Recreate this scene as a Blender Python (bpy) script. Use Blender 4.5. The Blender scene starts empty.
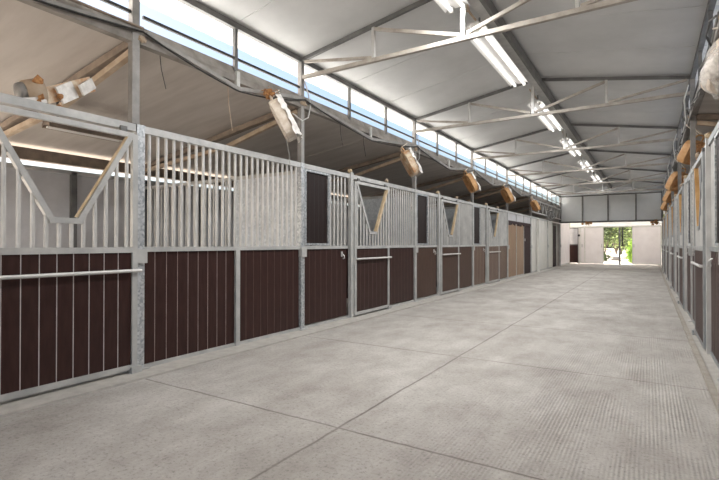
import bpy, bmesh, math, random
from mathutils import Vector, Matrix
random.seed(7)
C = bpy.context.scene.collection
PI = math.pi
# ------------------------------------------------------------------ materials
def newmat(name):
    m = bpy.data.materials.new(name); m.use_nodes = True
    nt = m.node_tree; b = nt.nodes['Principled BSDF']
    return m, nt, b
def N(nt, t, **kw):
    n = nt.nodes.new(t)
    for k, v in kw.items(): setattr(n, k, v)
    return n
def ramp(nt, fac, stops):
    r = N(nt, 'ShaderNodeValToRGB')
    e = r.color_ramp.elements
    while len(e) < len(stops): e.new(.5)
    for i, (p, c) in enumerate(stops):
        e[i].position = p; e[i].color = (c[0], c[1], c[2], 1)
    nt.links.new(fac, r.inputs[0])
    return r.outputs[0]
def noise(nt, scale, detail=4, rough=.6, vec=None):
    n = N(nt, 'ShaderNodeTexNoise'); n.inputs['Scale'].default_value = scale
    n.inputs['Detail'].default_value = detail; n.inputs['Roughness'].default_value = rough
    if vec is not None: nt.links.new(vec, n.inputs['Vector'])
    return n.outputs['Fac']
def coords(nt, scale=(1, 1, 1), obj=True):
    t = N(nt, 'ShaderNodeTexCoord'); mp = N(nt, 'ShaderNodeMapping')
    mp.inputs['Scale'].default_value = scale
    nt.links.new(t.outputs['Object' if obj else 'Generated'], mp.inputs['Vector'])
    return mp.outputs['Vector']
def geo(nt, scale=(1, 1, 1)):
    t = N(nt, 'ShaderNodeNewGeometry'); mp = N(nt, 'ShaderNodeMapping')
    mp.inputs['Scale'].default_value = scale
    nt.links.new(t.outputs['Position'], mp.inputs['Vector'])
    return mp.outputs['Vector']
def simple(name, c1, c2, scale=6, rough=.5, metal=0, stretch=(1, 1, 1), spec=.5, bump=0, lo=.35, hi=.65):
    m, nt, b = newmat(name)
    f = noise(nt, scale, 5, .6, geo(nt, stretch))
    nt.links.new(ramp(nt, f, [(lo, c1), (hi, c2)]), b.inputs['Base Color'])
    b.inputs['Roughness'].default_value = rough; b.inputs['Metallic'].default_value = metal
    b.inputs['Specular IOR Level'].default_value = spec
    if bump:
        bp = N(nt, 'ShaderNodeBump'); bp.inputs['Strength'].default_value = bump; bp.inputs['Distance'].default_value = .01
        nt.links.new(f, bp.inputs['Height']); nt.links.new(bp.outputs[0], b.inputs['Normal'])
    return m
def spangle(name, c1, c2, scale=60, rough=.42, metal=.55):
    m, nt, b = newmat(name)
    v = N(nt, 'ShaderNodeTexVoronoi'); v.inputs['Scale'].default_value = scale
    nt.links.new(geo(nt), v.inputs['Vector'])
    s = N(nt, 'ShaderNodeSeparateColor'); nt.links.new(v.outputs['Color'], s.inputs[0])
    nt.links.new(ramp(nt, s.outputs[0], [(.1, c1), (.9, c2)]), b.inputs['Base Color'])
    b.inputs['Roughness'].default_value = rough; b.inputs['Metallic'].default_value = metal
    return m
M = {}
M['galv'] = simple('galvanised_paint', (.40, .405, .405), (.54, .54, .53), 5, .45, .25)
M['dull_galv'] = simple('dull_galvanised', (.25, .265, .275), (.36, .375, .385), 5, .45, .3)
M['post_steel'] = simple('dull_post_steel', (.19, .185, .18), (.28, .27, .26), 6, .5, .2)
M['sill_steel'] = simple('sill_steel', (.17, .155, .14), (.29, .27, .25), 5, .6)
M['strip_dark'] = simple('dark_strip', (.075, .04, .033), (.11, .065, .055), 9, .45)
M['brown_paler'] = simple('paler_brown_plank', (.048, .023, .015), (.068, .035, .024), 8, .42, 0, (3, 3, .6), .35)
M['brown_palest'] = simple('palest_brown_plank', (.088, .046, .028), (.128, .072, .046), 6, .42, 0, (3, 3, .6), .4)
M['bar'] = simple('bar_metal', (.52, .52, .515), (.67, .665, .65), 4, .38, .3)
M['spangle'] = spangle('spangled_zinc', (.34, .37, .40), (.60, .62, .64), 45)
M['sheet'] = spangle('zinc_sheet', (.50, .545, .59), (.65, .69, .73), 28, .5, .3)
M['steel_grey'] = simple('grey_steel', (.105, .105, .105), (.17, .17, .168), 4, .5, .3)
M['steel_dusty'] = simple('dusty_cream_steel', (.29, .265, .235), (.41, .385, .35), 7, .6, .05)
M['tan_steel'] = simple('tan_primer', (.36, .27, .19), (.48, .39, .30), 7, .65)
M['rafter'] = simple('brown_rafter', (.17, .135, .11), (.27, .215, .17), 6, .7)
M['ochre'] = simple('ochre_paint', (.46, .25, .08), (.58, .36, .16), 9, .6)
M['buff'] = simple('buff_primer', (.44, .33, .20), (.55, .44, .30), 9, .6)
M['rust'] = simple('rust_clump', (.28, .12, .045), (.52, .28, .12), 30, .9, bump=.5)
M['liner'] = simple('grey_vinyl_liner', (.52, .532, .537), (.60, .61, .615), 1.3, .6, 0, (1, 1, 1), .3)
M['shed_roof'] = simple('shed_roof_sheet', (.42, .385, .355), (.52, .485, .455), 1.8, .6, 0, (.4, 2.5, 1), .35)
M['white_metal'] = simple('white_roof_metal', (.78, .78, .77), (.86, .86, .85), 2, .45)
M['brown'] = simple('brown_plank', (.028, .0115, .010), (.042, .0185, .0155), 8, .42, 0, (3, 3, .6), .25)
M['darkbrown'] = simple('dark_plank', (.014, .008, .008), (.022, .013, .012), 8, .5, 0, (3, 3, .6), .2)
M['strip'] = simple('strip_metal', (.42, .40, .40), (.56, .53, .53), 12, .4, .3)
M['ply'] = simple('brown_plywood', (.20, .115, .068), (.29, .18, .112), 3, .42, 0, (6, 6, .8))
M['wall_grey'] = simple('grey_back_wall', (.47, .47, .49), (.56, .56, .58), 3, .5, .1)
M['pale'] = simple('pale_panel', (.60, .59, .56), (.68, .67, .64), 2, .5)
M['pinkwhite'] = simple('white_door_skin', (.76, .725, .725), (.83, .80, .80), 2, .5)
M['maroon'] = simple('dark_maroon', (.018, .006, .007), (.032, .011, .012), 6, .8)
M['black'] = simple('black_rubber', (.012, .012, .012), (.022, .02, .02), 6, .5)
M['fascia'] = simple('fascia_sheet', (.70, .72, .73), (.77, .785, .79), 1.5, .42, .1)
M['plastic_w'] = simple('dirty_white_plastic', (.56, .47, .38), (.78, .73, .67), 14, .55, lo=.3, hi=.7)
M['plastic_o'] = simple('dusty_orange_housing', (.50, .24, .08), (.66, .42, .22), 16, .6, lo=.3, hi=.7)
M['plastic_m'] = simple('half_rusty_housing', (.52, .30, .16), (.72, .62, .48), 9, .6, lo=.4, hi=.6)
M['film'] = simple('clouded_film', (.62, .60, .58), (.80, .78, .76), 20, .3)
M['motor'] = simple('grey_motor', (.20, .20, .20), (.30, .29, .28), 10, .5, .3)
M['kerb'] = simple('kerb_concrete', (.38, .36, .335), (.46, .44, .41), 9, .8, bump=.2)
M['kerb_tan'] = simple('tan_edge_board', (.29, .26, .225), (.37, .34, .30), 9, .8)
M['dirt'] = simple('pale_gravel', (.46, .40, .34), (.62, .56, .49), 3, .95, bump=.3)
M['stall_dirt'] = simple('stall_dirt', (.34, .32, .30), (.44, .42, .39), 3, .95, bump=.3)
M['strip_mid'] = simple('mid_strip', (.20, .15, .14), (.30, .24, .23), 9, .45)
M['bark'] = simple('bark', (.10, .075, .055), (.17, .13, .10), 12, .9)
M['leafA'] = simple('olive_leaf', (.10, .15, .035), (.24, .30, .10), 5, .6)
M['leafB'] = simple('bright_leaf', (.16, .30, .03), (.30, .46, .06), 6, .6)
M['leafC'] = simple('dark_leaf', (.03, .05, .015), (.08, .11, .035), 6, .6)
M['boulder'] = simple('boulder', (.42, .36, .30), (.56, .49, .42), 6, .9, bump=.4)
M['reflector'] = simple('white_enamel', (.74, .74, .73), (.80, .80, .79), 3, .35)
m, nt, b = newmat('tube_glow'); b.inputs['Base Color'].default_value = (.9, .9, .9, 1)
b.inputs['Emission Color'].default_value = (1, .97, .93, 1); b.inputs['Emission Strength'].default_value = .8
M['tube'] = m

def mk_floor():
    m, nt, b = newmat('concrete_slab')
    P = geo(nt); sx = N(nt, 'ShaderNodeSeparateXYZ'); nt.links.new(P, sx.inputs[0])
    def mth(op, a, c=None, clamp=False):
        n = N(nt, 'ShaderNodeMath', operation=op); n.use_clamp = clamp
        for i, v in enumerate((a, c)):
            if v is None: continue
            if isinstance(v, (int, float)): n.inputs[i].default_value = v
            else: nt.links.new(v, n.inputs[i])
        return n.outputs[0]
    big = noise(nt, .7, 6, .62, P); mid = noise(nt, 3.2, 7, .7, geo(nt, (1.0, .55, 1))); fine = noise(nt, 42, 5, .8, P); 
    sm = mth('ADD', mth('MULTIPLY', big, .45), mth('MULTIPLY', mid, .55))
    base = ramp(nt, sm, [(.36, (.290, .266, .246)), (.5, (.385, .364, .342)), (.62, (.475, .456, .434))])
    mixf = N(nt, 'ShaderNodeMix', data_type='RGBA', blend_type='MULTIPLY'); mixf.inputs[0].default_value = .55
    nt.links.new(base, mixf.inputs[6]); nt.links.new(ramp(nt, fine, [(.36, (.30, .29, .28)), (.47, (1, 1, 1)), (.58, (1, 1, 1)), (.68, (1.5, 1.5, 1.5))]), mixf.inputs[7])
    # saw-cut joints: one along the aisle, cross joints every 2.25 m
    wob = mth('MULTIPLY', mth('SUBTRACT', noise(nt, 2.5, 3, .6, P), .5), .03)
    jx = mth('ABSOLUTE', mth('ADD', mth('ADD', sx.outputs[0], 1.725), wob))
    yy = mth('ADD', mth('ADD', sx.outputs[1], -2.50 + 2.25 * 10), wob)
    jy = mth('ABSOLUTE', mth('SUBTRACT', mth('MODULO', mth('ADD', yy, 1.125), 2.25), 1.125))
    dist = mth('MINIMUM', jx, jy)
    line = mth('SUBTRACT', 1, mth('DIVIDE', dist, .014), True)
    brk = mth('MULTIPLY', line, ramp(nt, noise(nt, 1.1, 4, .6, P), [(.3, (.45,) * 3), (.6, (.95,) * 3)]))
    dark = N(nt, 'ShaderNodeMix', data_type='RGBA'); nt.links.new(brk, dark.inputs[0])
    nt.links.new(mixf.outputs[2], dark.inputs[6]); dark.inputs[7].default_value = (.11, .09, .075, 1)
    nt.links.new(dark.outputs[2], b.inputs['Base Color'])
    # broom grooves running along the aisle in the right-hand slabs
    w = N(nt, 'ShaderNodeTexWave', wave_type='BANDS', bands_direction='X'); w.inputs['Scale'].default_value = 14.0
    w.inputs['Distortion'].default_value = 2.2; w.inputs['Detail'].default_value = 3; nt.links.new(geo(nt, (1, .12, 1)), w.inputs['Vector'])
    mask = mth('MULTIPLY', ramp(nt, mth('MULTIPLY', sx.outputs[0], 1), [(.0, (.35,) * 3), (.02, (.35,) * 3)]), 1)
    right = mth('MULTIPLY', mth('ADD', sx.outputs[0], 1.6), 1.1, True)
    patch = ramp(nt, noise(nt, 1.4, 4, .6, geo(nt, (1.6, .5, 1))), [(.42, (.08,) * 3), (.58, (1,) * 3)])
    groove = mth('MULTIPLY', mth('MULTIPLY', w.outputs['Fac'], right), patch)
    hgt = mth('ADD', mth('MULTIPLY', groove, 1.0), mth('ADD', mth('MULTIPLY', fine, .5), mth('MULTIPLY', line, -1.2)))
    bp = N(nt, 'ShaderNodeBump'); bp.inputs['Strength'].default_value = .55; bp.inputs['Distance'].default_value = .008
    nt.links.new(hgt, bp.inputs['Height']); nt.links.new(bp.outputs[0], b.inputs['Normal'])
    b.inputs['Roughness'].default_value = .72; b.inputs['Specular IOR Level'].default_value = .35
    return m
M['floor'] = mk_floor()
m, nt, b = newmat('translucent_sheet'); nt.nodes.remove(b)
td = nt.nodes.new('ShaderNodeBsdfTranslucent'); td.inputs[0].default_value = (.92, .91, .89, 1)
dd = nt.nodes.new('ShaderNodeBsdfDiffuse'); dd.inputs[0].default_value = (.8, .79, .77, 1)
mx = nt.nodes.new('ShaderNodeMixShader'); mx.inputs[0].default_value = .45
nt.links.new(td.outputs[0], mx.inputs[1]); nt.links.new(dd.outputs[0], mx.inputs[2])
nt.links.new(mx.outputs[0], nt.nodes['Material Output'].inputs[0]); M['translucent'] = m

# ------------------------------------------------------------------ mesh helpers
class MB:
    def __init__(s): s.v = []; s.f = []; s.mi = []; s.sm = []
    def add(s, vs, fs, mi=0, smooth=False):
        o = len(s.v); s.v += [tuple(v) for v in vs]
        for f in fs: s.f.append([i + o for i in f]); s.mi.append(mi); s.sm.append(smooth)
        return s
    def box(s, x0, x1, y0, y1, z0, z1, mi=0):
        if x0 > x1: x0, x1 = x1, x0
        if y0 > y1: y0, y1 = y1, y0
        v = [(x, y, z) for x in (x0, x1) for y in (y0, y1) for z in (z0, z1)]
        return s.add(v, [(0, 1, 3, 2), (4, 6, 7, 5), (0, 4, 5, 1), (2, 3, 7, 6), (0, 2, 6, 4), (1, 5, 7, 3)], mi)
    def beam(s, p, q, w, h, mi=0, up=(0, 0, 1)):
        p = Vector(p); q = Vector(q); d = (q - p).normalized(); up = Vector(up)
        if abs(d.dot(up)) > .99: up = Vector((0, 1, 0))
        r = d.cross(up).normalized(); u = r.cross(d)
        v = []
        for e in (p, q):
            for a, b_ in ((-1, -1), (1, -1), (1, 1), (-1, 1)): v.append(e + r * a * w / 2 + u * b_ * h / 2)
        return s.add(v, [(3, 2, 1, 0), (4, 5, 6, 7), (0, 1, 5, 4), (1, 2, 6, 5), (2, 3, 7, 6), (3, 0, 4, 7)], mi)
    def tube(s, pts, r, n=10, mi=0, caps=True, radii=None):
        pts = [Vector(p) for p in pts]; rings = []
        prev = None
        for i, p in enumerate(pts):
            d = (pts[min(i + 1, len(pts) - 1)] - pts[max(i - 1, 0)]).normalized()
            if prev is None:
                a = Vector((0, 0, 1)) if abs(d.z) < .9 else Vector((1, 0, 0))
                prev = d.cross(a).normalized()
            u = (prev - d * prev.dot(d)).normalized(); w = d.cross(u); prev = u
            rr = radii[i] if radii else r
            rings.append([p + (u * math.cos(2 * PI * k / n) + w * math.sin(2 * PI * k / n)) * rr for k in range(n)])
        v = [x for R in rings for x in R]; f = []
        for i in range(len(rings) - 1):
            for k in range(n):
                f.append((i * n + k, i * n + (k + 1) % n, (i + 1) * n + (k + 1) % n, (i + 1) * n + k))
        s.add(v, f, mi, True)
        if caps:
            s.add(rings[0], [list(range(n))[::-1]], mi); s.add(rings[-1], [list(range(n))], mi)
        return s
    def lathe(s, prof, c, axis=(0, 0, 1), n=20, mi=0):
        axis = Vector(axis).normalized(); a = Vector((0, 0, 1)) if abs(axis.z) < .9 else Vector((1, 0, 0))
        u = axis.cross(a).normalized(); w = axis.cross(u); c = Vector(c); v = []; f = []
        for r, h in prof:
            for k in range(n):
                t = 2 * PI * k / n; v.append(c + axis * h + (u * math.cos(t) + w * math.sin(t)) * r)
        for i in range(len(prof) - 1):
            for k in range(n):
                f.append((i * n + k, i * n + (k + 1) % n, (i + 1) * n + (k + 1) % n, (i + 1) * n + k))
        return s.add(v, f, mi, True)
    def blob(s, c, r, mi=0, sub=2, jit=.25, sq=(1, 1, 1), rnd=random):
        bm = bmesh.new(); bmesh.ops.create_icosphere(bm, subdivisions=sub, radius=1)
        v = []
        for x in bm.verts:
            k = 1 + rnd.uniform(-jit, jit); v.append(Vector(c) + Vector((x.co.x * sq[0], x.co.y * sq[1], x.co.z * sq[2])) * r * k)
        f = [[y.index for y in x.verts] for x in bm.faces]; bm.free()
        return s.add(v, f, mi, False)
    def mesh(s, name, mats):
        me = bpy.data.meshes.new(name); me.from_pydata(s.v, [], s.f)
        for m_ in (mats if isinstance(mats, (list, tuple)) else [mats]): me.materials.append(m_)
        me.polygons.foreach_set('material_index', s.mi); me.polygons.foreach_set('use_smooth', s.sm)
        bm = bmesh.new(); bm.from_mesh(me); bmesh.ops.recalc_face_normals(bm, faces=bm.faces); bm.to_mesh(me); bm.free()
        me.update(); return me
def put(name, me, parent=None, loc=(0, 0, 0), rot=(0, 0, 0)):
    o = bpy.data.objects.new(name, me); C.objects.link(o); o.location = loc; o.rotation_euler = rot
    if parent is not None: o.parent = parent
    return o
def obj(name, mb, mats, parent=None, loc=(0, 0, 0), rot=(0, 0, 0)): return put(name, mb.mesh(name, mats), parent, loc, rot)
def tag(o, label, cat, group=None):
    o['label'] = label; o['category'] = cat
    if group: o['group'] = group
    return o
def thing(name, label, cat, loc=(0, 0, 0), rot=(0, 0, 0), group=None):
    o = bpy.data.objects.new(name, None); C.objects.link(o); o.location = loc; o.rotation_euler = rot; o.empty_display_size = .1
    return tag(o, label, cat, group)
def struct(name, mb, mats, label=None, parent=None):
    o = obj(name, mb, mats, parent)
    if parent is None:
        o['kind'] = 'structure'
        if label: o['label'] = label
    return o
def sempty(name, loc=(0, 0, 0), label=None):
    o = bpy.data.objects.new(name, None); C.objects.link(o); o.location = loc; o['kind'] = 'structure'
    if label: o['label'] = label
    return o

# ------------------------------------------------------------------ measures (metres)
XL, XR = -4.09, .57
RX = (XL + XR) / 2
BAY = 3.66
P = [-1.05, 2.61, 5.02] + [5.02 + BAY * k for k in range(1, 8)]   # P[1]=2.61 ... P[8]=26.98, P[9]=30.64
P[0] = P[1] - BAY
YB, YE = -4.5, 30.64
ZT, ZM, ZC, ZE, ZR = 2.316, 1.15, 3.50, 3.74, 4.135
SL = (ZR - ZE) / (RX - XL)
OUTL, OUTR = -7.75, 4.23
ORD = ['', 'nearest', 'second', 'third', 'fourth', 'fifth', 'sixth', 'seventh', 'eighth']

# ------------------------------------------------------------------ setting
g = MB().box(-60, 60, -30, 140, -.40, -.06); o = struct('ground', g, M['dirt'], 'pale sunlit gravel around the barn')
f = MB().box(-3.80, .45, YB - .6, YE + .3, -.06, 0); struct('floor', f, M['floor'], 'brushed grey concrete aisle slab with saw-cut joints')
k = MB().box(-4.20, -3.80, YB - .6, YE + .3, -.06, .018); struct('trim_1', k, M['kerb'], 'concrete kerb under the left stalls')
k = MB().box(.45, .80, YB - .6, YE + .3, -.06, .018); struct('trim_2', k, M['kerb'], 'concrete kerb under the right stalls')
k = MB().box(.405, .452, YB - .6, YE - .3, 0, .035); struct('trim_3', k, M['kerb_tan'], 'tan edge strip along the right kerb')
for i, (a, b_) in enumerate(((OUTL, -4.20), (.80, OUTR))):
    struct('floor_%d' % (i + 2), MB().box(a, b_, YB, 26.9, -.06, -.02), M['stall_dirt'], 'dirt floor inside the stalls')

def liner(xa, za, xb, zb, name, label):
    mb = MB(); nx = 10; ys = []
    y = YB
    while y < P[8]: ys.append(y); y += .1017
    ys.append(P[8]); rows = []
    rnd = random.Random(3)
    amp = [rnd.uniform(.012, .04) for _ in range(60)]
    vs = []
    for y in ys:
        t = (y - 2.61) / 1.22; kk = math.floor(t); fr = t - kk
        for i in range(nx + 1):
            q = i / nx; sag = amp[kk + 10] * math.sin(PI * fr) ** .7 * (.35 + .65 * math.sin(PI * min(1, max(0, q))) ) * (.8 + .4 * math.sin(q * 9 + kk))
            vs.append((xa + (xb - xa) * q, y, za + (zb - za) * q + .05 - sag))
    fs = []
    for j in range(len(ys) - 1):
        for i in range(nx): fs.append((j * (nx + 1) + i, j * (nx + 1) + i + 1, (j + 1) * (nx + 1) + i + 1, (j + 1) * (nx + 1) + i))
    mb.add(vs, fs, 0, True)
    # lapped seams every 1.22 m
    for kk in range(-3, 21):
        y = 2.61 + kk * 1.22 + .02
        if YB < y < P[8] - .1: mb.beam((xa, y, za + .045), (xb, y, zb + .045), .035, .006)
    return struct(name, mb, M['liner'], label)
liner(XL, ZE, RX, ZR, 'ceiling', 'grey insulation liner on the left roof slope')
liner(XR, ZE, RX, ZR, 'ceiling_2', 'grey insulation liner on the right roof slope')
def roofsheet(xa, xb, za, zb, name, label, y0, y1, m='white_metal', pitch=.305, th=.03):
    mb = MB(); n = int((y1 - y0) / pitch)
    mb.add([(xa, y0, za), (xb, y0, zb), (xb, y1, zb), (xa, y1, za), (xa, y0, za + th), (xb, y0, zb + th), (xb, y1, zb + th), (xa, y1, za + th)],
           [(0, 1, 2, 3), (4, 7, 6, 5), (0, 4, 5, 1), (1, 5, 6, 2), (2, 6, 7, 3), (3, 7, 4, 0)])
    for i in range(n):                                  # standing ribs, above and below
        y = y0 + (i + .5) * (y1 - y0) / n
        mb.beam((xa, y, za + th / 2), (xb, y, zb + th / 2), .05, th + .018)
    return struct(name, mb, M[m], label)
ov = .46
roofsheet(RX, XL - ov, ZR + .09, ZE + .09 - SL * ov, 'roof_1', 'white ribbed roof over the left slope and eave', YB, 27.1)
roofsheet(RX, XR + ov, ZR + .09, ZE + .09 - SL * ov, 'roof_2', 'white ribbed roof over the right slope and eave', YB, 27.1)
roofsheet(XL - .02, OUTL - .5, 3.17, 2.60, 'roof_3', 'lean-to roof over the left stalls', YB, 27.0, 'shed_roof', 7.3)
roofsheet(XR + .02, OUTR + .5, 3.17, 2.60, 'roof_4', 'lean-to roof over the right stalls', YB, 27.0, 'shed_roof', 7.3)
roofsheet(XL - .02, OUTL - .55, 3.215, 2.645, 'roof_5', 'white outer skin of the left lean-to roof', YB, 27.0, 'white_metal', .305, .02)
roofsheet(XR + .02, OUTR + .55, 3.215, 2.645, 'roof_6', 'white outer skin of the right lean-to roof', YB, 27.0, 'white_metal', .305, .02)
# porch bay behind the fascia
roofsheet(XL - 3, XR + 2, 2.86, 2.86, 'roof_7', 'flat white fibreglass roof made to light the end porch', 27.1, YE + .2, 'translucent', .305, .004)  # sheet made translucent so sky light brightens the dark far end
# back walls of the stalls
for nm, x, s in (('wall_left', OUTL, 1), ('wall_right', OUTR, -1)):
    w = sempty(nm, (0, 0, 0), 'grey panelled rear wall of the %s stalls' % ('left' if s == 1 else 'right'))
    yw = 2.45 if s == 1 else YB  # left wall kept open out of view so sun brightens the near stall
    ye = 27
    mb = MB().box(x - .03, x, yw, ye, -.05, 2.33)
    if s == 1: mb.box(x - .03, x, YB, -.6, -.05, 2.33)
    struct('panel', mb, M['wall_grey'], parent=w)
    mb = MB()
    yy = 3.83 - 1.22 * (1 if s == 1 else 4)
    while yy < ye:
        mb.box(x, x + s * .05, yy - .045, yy + .045, -.02, 2.33); yy += 1.22
    struct('stud', mb, M['steel_grey'], parent=w)
    struct('top_rail', MB().box(x - .02, x + s * .05, yw, ye, 2.29, 2.35), M['galv'], parent=w)
    struct('eave_beam', MB().box(x - .05, x + s * .06, YB, 27, 2.43, 2.60), M['rafter'], parent=w)

struct('wall_end_left', MB().box(OUTL - .3, XL - .02, 27.0, 27.05, -.05, 3.2), M['shed_roof'], 'end wall of the left stalls')
struct('wall_end_stalls', MB().box(XR + .1, OUTR + .3, 27.0, 27.05, -.05, 3.2), M['shed_roof'], 'end wall of the right stalls')
struct('trim_header', MB().box(XL, XR, YE + .1, YE + .14, 2.17, 2.86), M['white_metal'], 'white header above the far sliding doors')
# ------------------------------------------------------------------ clerestory windows, eave beams
for side, X, s in (('left', XL, 1), ('right', XR, -1)):
    struct('trim_eave_' + side, MB().box(X - .03, X + .03, YB, P[8], ZE - .035, ZE + .035), M['steel_grey'], 'eave tube along the top of the %s clerestory' % side)
    sb = MB().box(X - .05, X + .03 * s, YB, P[8], 3.08, 3.15)
    sb.add([(X + .032 * s, YB, 3.14), (X + .032 * s, P[8], 3.14), (X - .03 * s, P[8], 3.275), (X - .03 * s, YB, 3.275), (X - .05 * s, YB, 3.14), (X - .05 * s, P[8], 3.14)],
           [(0, 1, 2, 3), (2, 3, 4, 5), (0, 3, 4), (1, 5, 2), (0, 4, 5, 1)])
    struct('trim_sill_' + side, sb, M['sill_steel'], 'sloped sill beam under the %s clerestory' % side)
    k = 0
    for i in range(0 if s == 1 else 1, 8):
        k += 1
        y0, y1 = P[i], P[i + 1]
        n = 2 if i == 1 else 3
        w = sempty('window_%d' % (k if s == 1 else k + 8), (X, y0, 0), 'open clerestory bay above the %s stalls, %s along the aisle' % (side, ORD[k]))
        for j in range(1, n):
            yy = (y1 - y0) * j / n
            struct('mullion', MB().box(-.02, .02, yy - .022, yy + .022, 3.2, ZE), M['steel_grey'], parent=w)
        struct('rail', MB().box(-.012, .012, .04, y1 - y0 - .04, 3.345, 3.375), M['black'], parent=w)

# ------------------------------------------------------------------ roof posts
postlab = {1: 'between the nearest barred door and the wide grill', 2: 'between the wide grill and the first dark shutter', 3: 'beside the second dark shutter',
           4: 'beside the third dark shutter', 5: 'at the end of the barred stalls', 6: 'beside the open maroon door', 7: 'between the pale panels', 8: 'at the left end of the far fascia'}
for side, X, s in (('left', XL, 1), ('right', XR, -1)):
    for i in range(1 if s == 1 else 2, 9):
        lab = ('square steel roof post on the left, ' + postlab[i]) if s == 1 else 'square steel roof post on the right side, %s from the camera' % ORD[i - 1]
        t = thing('roof_post', lab, 'post', (X, P[i], .018))
        w = .04 if i == 1 else .037
        obj('lower_shaft', MB().box(-w, w, -w, w, 0, 2.30), M['spangle' if i < 3 else 'galv'], t)
        obj('upper_shaft', MB().box(-w + .004, w - .004, -w + .004 - (.05 if i == 1 else 0), w - .004 - (.05 if i == 1 else 0), 2.30, 3.72), M['post_steel'], t)
        obj('bracket', MB().box(.0, s * .062, -.055, .055, 1.0, 1.13), M['galv'], t)
        obj('base_plate', MB().box(-.075, .075, -.075, .075, 0, .014), M['galv'], t)
        if i < 6:
            cl = MB(); rr = random.Random(i * 7 + (s > 0))
            for _ in range(5): cl.blob((s * rr.uniform(.015, .045), rr.uniform(-.03, .03), rr.uniform(3.10, 3.14)), rr.uniform(.026, .036), 0, 1, .4, rnd=rr)
            obj('mud_clump', cl, M['tan_steel'], t)

# ------------------------------------------------------------------ trusses
for n_, i in enumerate(range(2, 8)):
    y = P[i]
    t = thing('roof_truss', 'light steel roof truss spanning the aisle, %s from the camera' % ORD[n_ + 1], 'truss', (RX, y, ZC))
    hw = (XR - XL) / 2; q = hw / 2
    zt = lambda x: ZE - ZC + SL * (hw - abs(x))
    obj('bottom_chord', MB().beam((-hw, 0, 0), (hw, 0, 0), .05, .05), M['steel_dusty'], t)
    for sg in (-1, 1):
        obj('rafter', MB().beam((sg * hw, 0, zt(hw) + .0), (0, 0, zt(0)), .042, .05), M["steel_grey"], t)
        obj('vertical', MB().box(sg * q - .02, sg * q + .02, -.02, .02, .02, zt(q)), M['galv'], t)
        obj('diagonal', MB().beam((sg * hw * .97, 0, zt(hw) - .03), (sg * (q + .03), 0, .04), .03, .035), M['steel_dusty'], t)
        obj('diagonal', MB().beam((sg * (q - .02), 0, zt(q) - .05), (sg * .04, 0, .05), .035, .04), M['steel_dusty'], t)
    obj('king_post', MB().box(-.025, .025, -.025, .025, .02, zt(0)), M['galv'], t)
rb = MB().box(RX - .01, RX + .12, YB, P[8], 4.01, 4.125).box(RX + .12, RX + .16, YB, P[8], 3.985, 4.125, 1)
tag(obj('ridge_beam', rb, [M['galv'], M['steel_grey']]), 'long grey steel ridge beam running under the roof peak', 'beam')

# ------------------------------------------------------------------ lean-to rafters and eave girders
for side, X, s in (('left', XL, 1), ('right', XR, -1)):
    for i in range(1 if s == 1 else 2, 8):
        xe = (OUTL + .06 - X) if s == 1 else (OUTR - .06 - X)
        lab = 'tan twin-tube rafter under the %s lean-to roof, %s from the camera' % (side, ORD[i if s == 1 else i - 1])
        t = thing('lean_to_rafter', lab, 'rafter', (X, P[i], 3.0))
        obj('upper_tube', MB().beam((-s * .05, 0, .12), (xe, 0, -.435), .09, .075), M['rafter'], t)
        obj('lower_tube', MB().beam((-s * .05, -.015, .03), (-s * 1.45, -.015, -.30), .06, .06).beam((-s * 1.45, -.015, -.30), (xe, -.015, -.50), .06, .06), M['tan_steel'], t)
    for i in range(0 if s == 1 else 2, 6):
        ym = (P[i + 1] - P[i]) / 2
        t = thing('eave_girder', 'bent steel girder under the %s eave, %s bay from the camera' % (side, ORD[i + 1 if s == 1 else i - 1]), 'girder', (X, P[i], 3.0))
        obj('bent_chord', MB().beam((s * .035, .05, .20), (s * .035, ym, .0), .045, .045).beam((s * .035, ym, .0), (s * .035, 2 * ym - .05, .20), .045, .045), M['post_steel'], t)
        obj('king_post', MB().box(s * .015, s * .055, ym - .025, ym + .025, .0, .2), M['galv'], t)
for i in (6, 7):
    L = P[i + 1] - P[i]
    t = thing('lattice_girder', ['zigzag lattice girder above the pale panel on the left', 'zigzag lattice girder beside the far fascia on the left'][i - 6], 'girder', (XL, P[i], 2.5))
    obj('bottom_chord', MB().box(.02, .06, .03, L - .03, -.02, .03), M['bar'], t)
    obj('top_chord', MB().box(.02, .06, .03, L - .03, .50, .55), M['bar'], t)
    n = 8
    for j in range(n):
        a, b_ = (.02, .50) if j % 2 else (.50, .02)
        obj('web', MB().beam((.04, .05 + j * (L - .1) / n, a), (.04, .05 + (j + 1) * (L - .1) / n, b_), .03, .03), M['bar'], t)
        if j % 2 == 0: obj('web', MB().box(.028, .052, .05 + (j + 1) * (L - .1) / n - .012, .05 + (j + 1) * (L - .1) / n + .012, .02, .5), M['bar'], t)

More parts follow.
